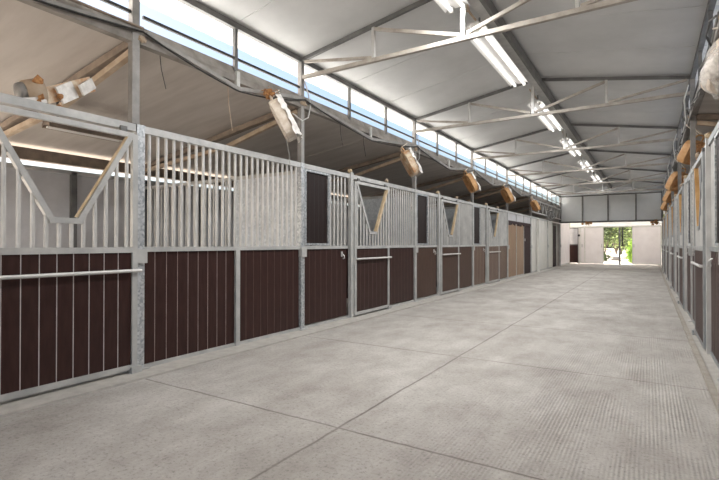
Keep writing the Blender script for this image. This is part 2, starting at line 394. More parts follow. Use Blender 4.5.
# ------------------------------------------------------------------ stall fronts
cache = {}
def bar_mesh(h):
    k = round(h, 3)
    if ('bar', k) not in cache: cache[('bar', k)] = MB().tube([(0, 0, 0), (0, 0, h)], .0155, 10).mesh('bar', M['bar'])
    return cache[('bar', k)]
def bars(t, y0, y1, z0, z1, x=0, step=.093, topf=None):
    n = max(1, round((y1 - y0) / step))
    for j in range(n):
        y = y0 + (j + .5) * (y1 - y0) / n
        za, zb = z0, z1
        if topf: zb = topf(y)
        if zb - za > .03: put('bar', bar_mesh(zb - za), t, (x, y, za))
TONE = ['brown', 'strip']
def plank_panel(name, y0, y1, z0, z1, x, m=None, step=.131, strip=None, parent=None, sw=.007):
    m = m or TONE[0]; strip = strip or TONE[1]
    mb = MB(); n = max(1, round((y1 - y0) / step)); d = (y1 - y0) / n
    for j in range(n):
        a = y0 + j * d; mb.box(x - .016, x + .004, a + sw / 2, a + d - sw / 2, z0, z1)
    for j in range(1, n):
        a = y0 + j * d; mb.box(x - .018, x + .005, a - sw / 2, a + sw / 2, z0, z1, 1)
    return obj(name, mb, [M[m], M[strip]], parent)
def shutter(t, y0, y1, z0, z1, s):
    fr = MB(); w = .028; x0, x1 = -.02 * s, .03 * s
    fr.box(x0, x1, y0, y0 + w, z0, z1).box(x0, x1, y1 - w, y1, z0, z1).box(x0, x1, y0 + w, y1 - w, z0, z0 + w).box(x0, x1, y0 + w, y1 - w, z1 - w, z1)
    sf = obj('shutter_frame', fr, M['spangle'], t)
    plank_panel('shutter_panel', y0 + w, y1 - w, z0 + w, z1 - w, 0, 'darkbrown', .115, 'black', sf, .006)
def vdoor(X, s, ya, yb, label, near, group):
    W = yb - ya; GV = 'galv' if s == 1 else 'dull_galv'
    t = thing('stall_door', label, 'stall door', (X + s * .052, ya, .018), (0, 0, 0), group)
    hw = .024
    fr = MB().box(-.02, .02, 0, .05, .03, 2.19).box(-.02, .02, W - .05, W, .03, 2.19).box(-.02, .02, .05, W - .05, 2.155, 2.20)
    fr.box(-.02, .02, .05, W - .05, 1.10, 1.15).box(-.02, .02, .05, W - .05, .03, .075)
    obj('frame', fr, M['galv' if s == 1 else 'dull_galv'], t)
    bl, br, zb = W * .5 - .105, W * .5 + .105, 1.37
    tl, tr, zt = .07, W - .07, 2.155
    for (a, za, b_, zb2, mt) in ((tl, zt, bl, zb, GV), (br, zb, tr, zt, ('buff' if s == 1 else 'ochre') if not near else 'galv'), (bl - .02, zb, br + .02, zb, GV)):
        mb = MB().beam((0, a, za), (0, b_, zb2), .045, .045 if za != zb2 else .052, 0, (1, 0, 0))
        obj('yoke_tube', mb, M[mt], t)
    # raw inner face of the far arm of the head opening
    nv = Vector((0, br - tr, zb - zt)).normalized(); nn = Vector((0, -nv.z, nv.y)); nn = nn if nn.y < 0 else -nn
    a = Vector((0, br, zb + .02)) + nn * .026; b_ = Vector((0, tr, zt)) + nn * .026
    obj('yoke_facing', MB().beam(a, b_, .04, .008, 0, nn), M['buff' if s == 1 else 'ochre'], t)
    def top(y):
        if y < bl: return zt + (zb - zt) * (y - tl) / (bl - tl) - .02 if y > tl else zt
        if y > br: return zb + (zt - zb) * (y - br) / (tr - br) - .02 if y < tr else zt
        return zb - .02
    bars(t, .05, W - .05, 1.15, 2.14, 0, .098, top)
    plank_panel('lower_panel', .05, W - .05, .075, 1.10, 0, parent=t)
    hr = MB().tube([(s * .045, .02, .935), (s * .045, W + .02, .935)], .016, 10)
    hr.box(0, s * .045, .03, .055, .92, .95).box(0, s * .045, W - .05, W - .025, .92, .95)
    obj('push_rail', hr, M['bar'], t)
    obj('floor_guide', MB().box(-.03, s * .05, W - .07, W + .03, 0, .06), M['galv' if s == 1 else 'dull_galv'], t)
    hg = MB().box(-.012, .012, .1, .16, 2.19, 2.25).box(-.012, .012, W - .16, W - .1, 2.19, 2.25)
    obj('hanger', hg, M['steel_grey'], t)
    return t
def front(X, s, y0, y1, label, kind):
    L = y1 - y0
    t = thing('stall_barrier', label, 'stall front', (X, y0, .018))
    a, b_ = .045, L - .045
    x0, x1 = -.022, .022
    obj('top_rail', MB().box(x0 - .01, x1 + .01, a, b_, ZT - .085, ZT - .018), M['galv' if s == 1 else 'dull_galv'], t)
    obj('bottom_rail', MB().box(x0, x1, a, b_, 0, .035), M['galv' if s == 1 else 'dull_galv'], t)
    segs = []
    if kind == 'grill':
        obj('mid_rail', MB().box(x0 - .006, x1 + .006, a, b_, 1.105, ZM), M['galv' if s == 1 else 'dull_galv'], t)
        bars(t, a + .02, b_ - .02, ZM, ZT - .085)
        d = 1.225
        plank_panel('lower_panel', a, d - .03, .035, 1.105, 0, parent=t, strip='strip_mid'); plank_panel('lower_panel', d + .03, b_, .035, 1.105, 0, parent=t, strip='strip_dark', step=.118)
        obj('divider', MB().box(-.02, s * .035, d - .03, d + .03, .0, 1.105), M['galv' if s == 1 else 'dull_galv'], t)
    elif kind == 'stall':
        dp0, dp1, d1 = 1.14, 1.285, 2.462
        obj('mid_rail', MB().box(x0 - .006, x1 + .006, a, dp0, 1.105, ZM), M['galv' if s == 1 else 'dull_galv'], t)
        obj('mid_rail', MB().box(x0 - .006, x1 + .006, d1 + .03, b_, 1.105, ZM), M['galv' if s == 1 else 'dull_galv'], t)
        shutter(t, .06, .64, ZM + .01, ZT - .09, s)
        bars(t, .65, dp0, ZM, ZT - .085)
        bars(t, d1 + .05, b_, ZM, ZT - .085)
        plank_panel('lower_panel', a, dp0, .05, 1.105, 0, parent=t); plank_panel('lower_panel', d1 + .05, b_, .05, 1.105, 0, parent=t)
        obj('door_post', MB().box(-s * .005, s * .05, dp0 + .055, dp0 + .132, 0, ZT + .01), M['galv' if s == 1 else 'bar'], t)
        obj('post_cap', MB().blob((s * .02, (dp0 + dp1) / 2, ZT + .03), .04, 0, 2, .2), M['buff'], t)
        obj('post_cap', MB().blob((s * .02, d1 - .03, ZT + .015), .04, 0, 2, .2), M['tan_steel'], t)
        obj('jamb', MB().box(-.02, s * .03, d1 + .005, d1 + .05, 0, ZT - .085), M['galv' if s == 1 else 'dull_galv'], t)
        hk = MB().tube([(s * .012, 1.0, 1.03), (s * .05, 1.0, 1.0), (s * .06, 1.0, .955), (s * .03, 1.0, .945), (s * .03, 1.0, .965)], .008, 8).box(0, s * .012, .98, 1.02, .98, 1.06)
        obj('halter_hook', hk, M['bar'], t)
    elif kind == 'end_door':
        d0 = 2.36
        obj('mid_rail', MB().box(x0 - .006, x1 + .006, a, d0, 1.105, ZM), M['galv' if s == 1 else 'dull_galv'], t)
        bars(t, a, d0 - .05, ZM, ZT - .085)
        plank_panel('lower_panel', a, d0 - .05, .05, 1.105, 0, parent=t)
        obj('jamb', MB().box(-.02, s * .02, d0 - .05, d0 - .005, 0, ZT - .085), M['galv' if s == 1 else 'dull_galv'], t)
    return t
front(XL, 1, P[0], P[1], 'barred stall front holding the nearest door at the left edge', 'end_door')
vdoor(XL, 1, P[0] + 2.37, P[1] - .05, 'nearest barred stall door on the left, with wide yoke opening', True, None)
front(XL, 1, P[1], P[2], 'wide stall front of plain bars over brown planks, no door', 'grill')
lab = ['first', 'second', 'third']
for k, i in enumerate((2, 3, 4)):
    TONE[:] = [('brown', 'strip_dark'), ('brown_paler', 'strip_dark'), ('brown_palest', 'strip')][k]  # lower planks get a paler brown on each farther stall front
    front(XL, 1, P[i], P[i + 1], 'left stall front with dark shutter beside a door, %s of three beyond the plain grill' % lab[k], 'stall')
    vdoor(XL, 1, P[i] + 1.285, P[i] + 2.452, 'left stall door with ochre V yoke, %s of three beyond the plain grill' % lab[k], False, None)
TONE[:] = ['brown', 'strip_dark']
for k, i in enumerate(range(2, 8)):
    front(XR, -1, P[i], P[i + 1], 'right-hand stall front of bars and dark planks, %s from the camera' % ORD[k + 1], 'stall')
    vdoor(XR, -1, P[i] + 1.285, P[i] + 2.452, 'right-hand stall door with V yoke and push rail, %s from the camera' % ORD[k + 1], False, None)
# partitions between stalls: zinc wing next to the aisle, bars behind
for side, X, s, idx in (('left', XL, 1, (2, 3, 4, 5)), ('right', XR, -1, (3, 4, 5, 6, 7))):
    for k, i in enumerate(idx):
        lab_ = 'zinc sheeted partition between %s stalls, %s from the camera' % (side, ORD[k + 1])
        t = thing('stall_partition', lab_, 'partition', (X - s * .06, P[i], 0))
        xe = 3.5
        obj('wing_sheet', MB().box(-s * .02, -s * 1.2, -.008, .008, ZM, 2.17), M['sheet'], t)
        obj('top_rail', MB().box(0, -s * xe, -.02, .02, 2.17, 2.22), M['galv'], t)
        obj('mid_rail', MB().box(0, -s * xe, -.02, .02, ZM - .05, ZM), M['galv'], t)
        obj('lower_panel', MB().box(0, -s * xe, -.012, .012, -.02, ZM - .05), M['brown'], t)
        obj('wing_post', MB().box(-s * 1.2, -s * 1.24, -.02, .02, ZM, 2.17), M['galv'], t)
        for j in range(23):
            put('bar', bar_mesh(2.17 - ZM), t, (-s * (1.33 + j * .095), 0, ZM))

# ------------------------------------------------------------------ tack room and panels further down on the left
t = thing('plywood_wall_panel', 'brown plywood tack room front beyond the last barred stall', 'wall panel', (XL, P[5], .018))
L = P[6] - P[5]
obj('top_rail', MB().box(-.03, .03, .045, L - .045, ZT - .085, ZT - .018), M['galv'], t)
for (a, b_) in ((.06, 1.22), (1.25, 2.40)):
    obj('plywood_panel', MB().box(-.012, .006, a, b_, 0, 1.96).box(.006, .010, a + .01, b_ - .01, 1.38, 1.41), M['ply'], t)
for a in (1.235, 2.415):
    obj('batten', MB().box(-.01, .022, a - .017, a + .017, 0, 2.23), M['galv'], t)
for (a, b_) in ((.06, 1.22), (1.25, 2.40), (2.43, 3.6)):
    obj('upper_panel', MB().box(-.012, .004, a, b_, 1.96, 2.232), M['wall_grey'], t)
obj('bottom_rail', MB().box(-.02, .02, .045, 2.42, 0, .04), M['galv'], t)
rg = MB(); rr = random.Random(5); y = .05
while y < 3.5:
    w = rr.uniform(.05, .14); d = rr.uniform(.05, .13); rg.box(.012, .03, y, y + w, 1.97 - d, 2.0); y += w
tag(obj('ragged_curtain', rg, M['maroon'], None, (XL, P[5], 0)), 'ragged dark valance over the plywood tack room front', 'curtain')
t = thing('open_tack_door', 'dark maroon door standing open beside the plywood front', 'door', (XL, P[5] + 2.43, .018))
obj('door_leaf', MB().box(-.03, .015, .02, 1.13, .02, 1.94).box(.015, .021, .12, 1.0, .15, .9).box(.015, .021, .12, 1.0, 1.05, 1.8), M['maroon'], t)
obj('latch', MB().box(.015, .05, .04, .10, 1.28, 1.38), M['galv'], t)
obj('handle', MB().tube([(.02, 1.02, .98), (.07, 1.02, .98), (.07, 1.02, 1.1), (.02, 1.02, 1.1)], .012, 8), M['galv'], t)
def fluted(mb, y0, y1, z0, z1, x, n):
    d = (y1 - y0) / n
    for j in range(n):
        a = y0 + j * d
        mb.box(x - .015, x + .004, a, a + d, z0, z1); mb.box(x + .004, x + .014, a + d * .42, a + d * .58, z0, z1)
    return mb
pp = MB().box(-.02, .02, .05, 4.85, 0, .05); t = thing('pale_panel', 'pale grey wall panel behind the white post on the left', 'wall panel', (XL, P[6], .018))
obj('skin', fluted(MB(), .08, 4.85, .05, 2.23, 0, 4), M['pale'], t); obj('sill', pp, M['galv'], t)
obj('top_rail', MB().box(-.03, .03, .045, P[8] - P[6] - .045, ZT - .085, ZT - .018), M['galv'], t)
tag(obj('white_post', MB().box(-.05, .05, -.05, .05, 0, 2.23).box(-.065, .065, -.065, .065, 0, .02), M['pale'], None, (XL + .085, 20.75, .018)), 'white square post in front of the pale panel', 'post')
t = thing('dark_side_door', 'narrow dark door beyond the pale panel on the left', 'door', (XL, P[6] + 4.87, .018))
obj('door_leaf', MB().box(-.06, -.02, .03, 1.35, .02, 2.1).box(-.02, -.014, .15, 1.2, .15, .95).box(-.02, -.014, .15, 1.2, 1.1, 1.95), M['maroon'], t)
obj('jamb', MB().box(-.03, .03, 1.36, 1.42, 0, 2.23).box(-.03, .03, -.01, .03, 0, 2.23), M['pale'], t)
obj('handle', MB().tube([(-.02, 1.2, 1.0), (.03, 1.2, 1.0), (.03, 1.1, 1.0)], .014, 8), M['galv'], t)
t = thing('fluted_wall_panel', 'pinkish white fluted panel at the far left past the fascia', 'wall panel', (XL, P[8], .018))
obj('skin', fluted(MB(), .0, YE - P[8] - .1, .02, 2.5, 0, 9), M['pinkwhite'], t)
obj('sill', MB().box(-.02, .03, .08, YE - P[8] - .1, 0, .06), M['galv'], t)
w = MB().box(XR, XR + .03, P[8], YE, 0, 2.6); struct('wall_end_right', w, M['pinkwhite'], 'white side wall of the end porch')

# ------------------------------------------------------------------ far end: fascia, porch doors
t = sempty('wall_far', (0, P[8], 0), 'grey sheet fascia above the far opening')
mb = MB(); z0 = 2.36
mb.add([(XL, 0, z0), (XR, 0, z0), (XR, 0, ZE + .06), (RX, 0, ZR + .06), (XL, 0, ZE + .06)] + [(XL, .03, z0), (XR, .03, z0), (XR, .03, ZE + .06), (RX, .03, ZR + .06), (XL, .03, ZE + .06)],
       [(0, 1, 2, 3, 4), (9, 8, 7, 6, 5), (0, 5, 6, 1), (1, 6, 7, 2), (2, 7, 8, 3), (3, 8, 9, 4), (4, 9, 5, 0)])
struct('panel', mb, M['fascia'], parent=t)
fx = MB()
for x in (XL + .04, -2.98, -1.79, -.56, XR - .04): fx.box(x - .035, x + .035, -.06, 0, z0, ZE - .02)
struct('mullion', fx, M['post_steel'], parent=t)
struct('bottom_beam', MB().box(XL, XR, -.08, .03, z0 - .06, z0 + .02), M['steel_grey'], parent=t)
struct('top_chord', MB().box(XL, XR, -.06, 0, ZE - .05, ZE), M['steel_grey'], parent=t)
def leaf(name, x0, x1, label, n, flip=1):
    t = sempty(name, ((x0 + x1) / 2, YE - .09, .018), label); w = (x1 - x0) / 2
    mb = MB(); d = 2 * w / n
    for j in range(n):
        a = -w + j * d; mb.box(a, a + d, 0, .03, .03, 2.14); mb.box(a + d * .46, a + d * .54, -.006, 0, .05, 2.12)
    struct('skin', mb, M['pinkwhite'], parent=t)
    struct('frame', MB().box(-w, -w + .035, -.015, .035, .01, 2.16).box(w - .035, w, -.015, .035, .01, 2.16).box(-w, w, -.015, .035, .01, .07).box(-w, w, -.015, .035, 2.11, 2.16), M['pale'], parent=t)
    struct('handle', MB().tube([(flip * (w - .09), -.01, .98), (flip * (w - .09), -.06, .98), (flip * (w - .09), -.06, 1.16), (flip * (w - .09), -.01, 1.16)], .011, 8), M['steel_grey'], parent=t)
leaf('door_1', -3.26, -2.27, 'left white sliding door at the far opening', 4, 1)
leaf('door_2', -.83, .56, 'right white sliding door at the far opening', 4, -1)
leaf('door_3', -3.49, -3.27, 'narrow white fixed leaf beside the left sliding door', 1, -1)
tr = MB().tube([(-3.6, YE - .06, 2.23), (XR, YE - .06, 2.23)], .06, 14); tag(obj('door_track', tr, M['white_metal']), 'white tubular track above the far sliding doors', 'track')
t = thing('centre_post', 'dark steel post in the middle of the far opening', 'post', (-1.45, YE + .02, 0))
obj('shaft', MB().box(-.045, .045, -.04, .04, 0, 2.17), M['steel_grey'], t)
obj('drop_bolt', MB().box(.10, .18, -.03, .03, 1.10, 2.15).box(.06, .22, -.035, .035, 1.06, 1.14), M['black'], t)
t = thing('half_gate', 'dark gate with grey mesh top at the far left opening', 'gate', (-3.90, YE + .05, .018))
plank_panel_m = MB().box(-.27, .27, -.01, .01, .03, 1.10)
obj('lower_panel', plank_panel_m, M['brown'], t)
obj('upper_panel', MB().box(-.27, .27, -.01, .01, 1.14, 2.12), M['wall_grey'], t)
obj('frame', MB().box(-.28, .28, -.02, .02, 1.09, 1.15).box(-.28, -.24, -.02, .02, 0, 2.14).box(.24, .28, -.02, .02, 0, 2.14).box(-.28, .28, -.02, .02, 2.10, 2.14), M['steel_grey'], t)
t = thing('white_jamb_post', 'white post between the dark gate and the sliding doors', 'post', (-3.56, YE + .02, .018))
obj('shaft', MB().box(-.05, .05, -.05, .05, 0, 2.3), M['pale'], t); obj('hinge_block', MB().box(-.09, .04, -.09, -.05, 1.62, 1.74), M['black'], t)

# ------------------------------------------------------------------ fluorescent fixtures
LAMP = 18
for k in range(6):
    y0 = 2.62 if k == 0 else P[k + 1] + .56
    L = 2.42
    t = thing('fluorescent_light', 'white twin-tube fluorescent strip under the ridge, %s from the camera' % ORD[k + 1], 'ceiling light', (-1.83, y0 + L / 2, 3.90), (0, 0, 0), 'ridge lights')
    prof = [(-.15, -.045), (-.12, -.02), (-.05, .02), (.05, .02), (.12, -.02), (.15, -.045), (.145, -.037), (.115, -.008), (.05, .034), (-.05, .034), (-.115, -.008), (-.145, -.037)]
    mb = MB(); n = len(prof)
    v = [(x, y, z) for y in (-L / 2, L / 2) for x, z in prof]
    mb.add(v, [(i, (i + 1) % n, n + (i + 1) % n, n + i) for i in range(n)])
    mb.box(-.035, .035, -L / 2, L / 2, -.022, .022)
    rf_ = obj('reflector', mb, M['reflector'], t)
    for x in (-.075, .075):
        obj('tube', MB().tube([(x, -L / 2 + .03, -.045), (x, L / 2 - .03, -.045)], .019, 12), M['tube'], t)
        li = bpy.data.lights.new('tube_lamp', 'AREA'); li.shape = 'RECTANGLE'; li.size = .034; li.size_y = L - .1; li.energy = LAMP * (1, 1, .95, .92, .88, .88)[k]; li.color = (1, .985, .955)
        lo = bpy.data.objects.new('tube_lamp', li); C.objects.link(lo); lo.parent = t; lo.location = (x, 0, -.068)
        obj('socket', MB().box(x - .022, x + .022, -L / 2, -L / 2 + .03, -.07, -.01), M['reflector'], rf_)
        obj('socket', MB().box(x - .022, x + .022, L / 2 - .03, L / 2, -.07, -.01), M['reflector'], rf_)
    for y in (-L / 2 + .25, L / 2 - .25):
        obj('hanger', MB().box(-.01, .01, y - .01, y + .01, .03, .19), M['steel_grey'], t)
    if k:
        tag(obj('conduit', MB().tube([(0, -.62, .02), (0, .0, .02)], .013, 8).box(-.02, .02, -.42, -.28, .0, .05), M['tan_steel'], None, (-1.80, y0, 3.93)), 'tan cable conduit joining ridge lights, %s gap from the camera' % ORD[k], 'conduit')
# old strip light hung in the nearest left stall
t = thing('stall_strip_light', 'old brown-edged strip light under the lean-to roof of the nearest stall', 'ceiling light', (-6.0, 3.13, 2.60), (0, 0, .0))
obj('housing', MB().box(-.07, .07, -.47, .47, 0, .08).box(-.09, -.07, -.47, .47, -.03, .02).box(.07, .09, -.47, .47, -.03, .02), M['rafter'], t)
for x in (-.035, .035): obj('tube', MB().tube([(x, -.44, -.02), (x, .44, -.02)], .015, 10), M['reflector'], t)
obj('hanger', MB().box(-.008, .008, -.35, -.33, .05, .30), M['steel_grey'], t)

# ------------------------------------------------------------------ fans
def box_fan(loc, normal, tilt, label, mat, hang, size=.50, roll=0, film=False, name='box_fan', strap=True):
    n = Vector((normal[0], normal[1], 0)).normalized()
    t = thing(name, label, 'fan', loc)
    # local frame: local x = blowing direction
    yaw = math.atan2(n.y, n.x)
    t.rotation_euler = (roll, tilt, yaw)
    h = size / 2; d = .075; w = .03
    d = .062; NN = 40; fr = MB(); vs = []
    for k_ in range(NN):
        an = 2 * PI * k_ / NN; c_, s_ = math.cos(an), math.sin(an)
        ro = h / (abs(c_) ** 4 + abs(s_) ** 4) ** (1 / 4); ri = h * .88
        for (x_, r_) in ((-d, ro * .97), (-d * .8, ro), (d * .8, ro), (d, ro * .97), (d, ri), (-d, ri)): vs.append((x_, r_ * c_, r_ * s_))
    fr.add(vs, [(k_ * 6 + q_, k_ * 6 + (q_ + 1) % 6, ((k_ + 1) % NN) * 6 + (q_ + 1) % 6, ((k_ + 1) % NN) * 6 + q_) for k_ in range(NN) for q_ in range(6)])
    hs_ = obj('housing', fr, mat, t)
    for sx in (-1, 1):
        g_ = MB()
        for r in (.06 * h / .25, .11 * h / .25, .16 * h / .25, .205 * h / .25): 
            g_.tube([(sx * (d + .003), r * math.cos(a * PI / 12), r * math.sin(a * PI / 12)) for a in range(25)], .004, 6, caps=False)
        for a in range(12):
            c_, s_ = math.cos(a * PI / 6), math.sin(a * PI / 6); g_.tube([(sx * (d + .003), .03 * c_, .03 * s_), (sx * (d + .003), h * .9 * c_, h * .9 * s_)], .004, 6)
        obj('grille', g_, mat, hs_)
    bl = MB()
    for a in range(5):
        c_ = 2 * PI * a / 5
        def pt(r, an, x): return (x, r * math.cos(c_ + an), r * math.sin(c_ + an))
        vs = [pt(.045, -.3, -.025), pt(.74 * h, -.42, -.03), pt(.74 * h, .42, .03), pt(.045, .3, .025)]
        vs += [(x + .006, y, z) for x, y, z in vs]
        bl.add(vs, [(0, 1, 2, 3), (7, 6, 5, 4), (0, 4, 5, 1), (1, 5, 6, 2), (2, 6, 7, 3), (3, 7, 4, 0)])
    bl.lathe([(.001, .04), (.045, .035), (.05, -.03), (.001, -.035)], (0, 0, 0), (1, 0, 0), 14)
    mo_ = obj('motor', MB().lathe([(.001, -.07), (.06, -.068), (.065, -.03), (.001, -.02)], (0, 0, 0), (1, 0, 0), 16), M['motor'], t)
    obj('blades', bl, mat, mo_)
    hd = MB().tube([(0, -.10, h - .01), (0, -.09, h + .06), (0, -.05, h + .09), (0, .05, h + .09), (0, .09, h + .06), (0, .10, h - .01)], .014, 10)
    obj('handle', hd, mat, t)
    if film:
        fm = MB(); rr = random.Random(11); nu, nv = 12, 9; vs = []; fs = []
        for i in range(nu + 1):
            for j in range(nv + 1):
                a = i / nu; b_ = j / nv
                z = -h - .03 + a * (2 * h + .03); y = -h - .02 + b_ * (2 * h + .04)
                edge = max(0, abs(b_ - .5) - .36) * 1.0
                vs.append((-(d + .05) + edge * .4 + rr.uniform(-.02, .02), y, z + rr.uniform(-.01, .01)))
        for i in range(nu):
            for j in range(nv): fs.append((i * (nv + 1) + j, (i + 1) * (nv + 1) + j, (i + 1) * (nv + 1) + j + 1, i * (nv + 1) + j + 1))
        fm.add(vs, fs, 0, False)
        o = obj('plastic_film', fm, M['film'], t); md = o.modifiers.new('thick', 'SOLIDIFY'); md.thickness = .004
    if strap:
        R = (Matrix.Rotation(yaw, 4, 'Z') @ Matrix.Rotation(tilt, 4, 'Y') @ Matrix.Rotation(roll, 4, 'X')).to_3x3()
        inv = R.inverted(); topw = Vector(hang) - Vector(loc)
        for y in (-.05, .05): obj('strap', MB().beam((0, y, h + .09), inv @ (topw + R @ Vector((0, y, 0))), .04, .012), M['plastic_w'], t)
    return t
nl = (-.80, -.60)
tl = math.radians(28)
box_fan((XL + .20, P[2] - .60, 2.74), nl, tl, 'dirty white box fan hung at the second left post', M['plastic_w'], (XL + .06, P[2] - .52, 3.15), film=True)
box_fan((XL + .19, P[3] - .62, 2.74), nl, tl, 'cream and orange box fan hung above the first shutter door', M['plastic_m'], (XL + .06, P[3] - .5, 3.15), film=True)
box_fan((XL + .19, P[4] - .70, 2.76), nl, tl, 'dusty orange box fan hung above the second shutter door', M['plastic_o'], (XL + .06, P[4] - .6, 3.15), film=True)
box_fan((XL + .19, P[5] - .70, 2.76), nl, tl, 'dusty orange box fan hung beside the last barred stall', M['plastic_o'], (XL + .06, P[5] - .6, 3.15), film=True)
box_fan((XL + .22, P[6] - .20, 2.72), nl, tl, 'small orange box fan at the post by the maroon door', M['plastic_o'], (XL + .06, P[6] - .16, 3.15), .44)
box_fan((XL + .20, 23.0, 2.50), (.3, -1), math.radians(10), 'dark caged box fan under the far zigzag girder', M['motor'], (XL + .06, 23.0, 2.95), .40, math.radians(40))
nr = (.75, -.66)
rf = ['cloudy plastic-wrapped box fan at the right edge of the view', 'orange box fan behind the first right post', 'orange box fan above the second right-hand door', 'orange box fan above the third right-hand door', 'orange box fan furthest along the right side']
rpos = ((.66, P[2] + .14, 2.76), (.58, P[3] + .42, 2.66), (.53, P[4] + .30, 2.60), (.53, P[5] + .25, 2.58), (.53, P[6] + .2, 2.56))
for k, i in enumerate((2, 3, 4, 5, 6)):
    box_fan(rpos[k], (.80, -.60) if k else (.55, -.83), math.radians(30), rf[k], M['plastic_w' if k == 0 else 'plastic_o'], (XR - .03, rpos[k][1] + .05, 3.12), .5 if k == 0 else (.38, .44, .38, .36)[k - 1], 0, False)
m, nt, b = newmat('clear_bag'); b.inputs['Base Color'].default_value = (.82, .80, .78, 1); b.inputs['Roughness'].default_value = .25
tp = nt.nodes.new('ShaderNodeBsdfTransparent'); mx = nt.nodes.new('ShaderNodeMixShader')
nt.links.new(ramp(nt, noise(nt, 14, 4, .6, geo(nt)), [(.35, (.25,) * 3), (.65, (.75,) * 3)]), mx.inputs[0])
nt.links.new(tp.outputs[0], mx.inputs[1]); nt.links.new(b.outputs[0], mx.inputs[2]); nt.links.new(mx.outputs[0], nt.nodes['Material Output'].inputs[0])
bag_fan = [o for o in C.objects if o.get('label') == rf[0]][0]
mb = MB().blob((0, 0, 0), .285, 0, 3, .07, (.62, 1.02, 1.04)); mb.sm = [True] * len(mb.sm)
obj('plastic_bag', mb, m, bag_fan)
ns = MB(); rr = random.Random(21)
for _ in range(14): ns.blob((rr.uniform(-.07, .07), rr.uniform(-.16, .16), rr.uniform(-.05, .2)), rr.uniform(.03, .06), 0, 1, .4, rnd=rr)
obj('straw', ns, M['ochre'], bag_fan)
# battered fan lying against the rafter in the nearest stall
t = thing('broken_fan', 'battered fan with grey motor lodged above the nearest stall door', 'fan', (XL - .17, 1.80, 2.44))
ax = Vector((-.10, -.95, -.28))
obj('motor', MB().lathe([(.001, .12), (.07, .118), (.08, .09), (.08, -.04), (.001, -.05)], (0, 0, 0), ax, 20), M['motor'], t)
sh = MB().lathe([(.082, .07), (.092, .07), (.11, -.06), (.10, -.06), (.082, .07)], (0, 0, 0), ax, 18); obj('shroud', sh, M['tan_steel'], t)
hs = MB(); hs.beam((.0, .05, -.03), (-.05, .46, .20), .12, .13, 0)
obj('housing', hs, M['plastic_m'], t)
fl = MB(); fl.beam((.07, .16, .0), (.03, .30, .10), .02, .14).beam((.08, .33, .09), (.03, .46, .20), .02, .09).beam((.07, -.12, -.12), (.07, .06, -.06), .02, .05)
obj('white_flap', fl, M['film'], t)
nest = MB(); rr = random.Random(4)
for _ in range(16): nest.blob((rr.uniform(-.06, .08), rr.uniform(-.02, .2), rr.uniform(-.10, .08)), rr.uniform(.02, .045), 0, 1, .25, rnd=rr)
obj('straw', nest, M['rust'], t)

# ------------------------------------------------------------------ straw nests
def nest_thing(loc, r, label, seed):
    rr = random.Random(seed); mb = MB()
    for _ in range(14): mb.blob((rr.gauss(0, .5) * r, rr.gauss(0, .4) * r, rr.gauss(0, .35) * r), r * rr.uniform(.25, .5), 0, 1, .4, rnd=rr)
    for _ in range(40):
        a = Vector((rr.gauss(0, .7), rr.gauss(0, .6), rr.gauss(-.1, .5))) * r; d = Vector((rr.gauss(0, 1), rr.gauss(0, 1), rr.gauss(-.3, .7))).normalized() * r * .7
        mb.tube([a, a + d], .004, 5)
    return tag(obj('bird_nest', mb, M['rust'], None, loc), label, 'nest')
nest_thing((XL + .12, P[2] - .78, 3.05), .07, 'rust-red straw nest on the girder above the white box fan', 1)
nest_thing((-2.72, P[8] - .15, 2.255), .13, 'orange nest under the far fascia, over the left sliding door', 2)
nest_thing((.25, P[8] - .22, 2.25), .14, 'orange nest under the right end of the far fascia', 3)

# ------------------------------------------------------------------ cables
def cable(pts, r, label, m='black', name='cable'):
    o = tag(obj(name, MB().tube(pts, r, 8), M[m]), label, 'cable'); return o
def sag(a, b_, d, n=14):
    a = Vector(a); b_ = Vector(b_); return [a.lerp(b_, i / n) - Vector((0, 0, d * math.sin(PI * i / n))) for i in range(n + 1)]
cable(sag((XL + .06, -1, 3.12), (XL + .065, P[1], 3.19), .12), .010, 'black cable sagging under the eave before the first left post')
cable(sag((XL + .06, -1, 3.20), (XL + .07, P[1], 3.22), .02) , .012, 'brown cable along the sill before the first left post', 'rafter')
for k, i in enumerate((1, 2, 3, 4, 5)):
    y0, y1 = P[i], P[i + 1]; ym = (y0 + y1) / 2
    pts = sag((XL + .065, y0, 3.19), (XL + .065, ym, 2.965), .03, 8) + sag((XL + .065, ym, 2.965), (XL + .065, y1, 3.19), .04, 8)[1:]
    cable(pts, .009, 'black cable tied along the bent girder, %s bay past the first left post' % ORD[k + 1].replace('nearest', 'first'))
for k, i in enumerate((2, 3, 4)):
    cable([(XL + .10, P[i] - .30, 2.92), (XL + .12, P[i] - .12, 2.86), (XL + .08, P[i] + .06, 2.95), (XL + .06, P[i] + .14, 3.15), (XL + .06, P[i] + .06, 3.35), (XL + .06, P[i], 3.45)], .009,
          'grey fan cord looping round the %s left roof post' % ORD[i], 'galv')
for k, (y, z0, z1) in enumerate(((2.86, 3.15, 2.76), (3.74, 3.15, 2.52), (6.05, 3.15, 2.75), (6.75, 3.15, 2.70))):
    cable([(XL - .05, y, z0), (XL - .06, y + .03, (z0 + z1) / 2), (XL - .04, y + .07, z1)], .004, 'thin wire dangling from the left eave, %s from the camera' % ORD[k + 1], ['black', 'tan_steel', 'black', 'black'][k])
cable([(XL + .16, P[2] - .50, 2.56), (XL + .10, P[2] - .36, 2.35), (XL + .08, P[2] - .30, 2.06)], .005, 'thin cord hanging below the dirty white box fan', 'galv')
rr = random.Random(9)
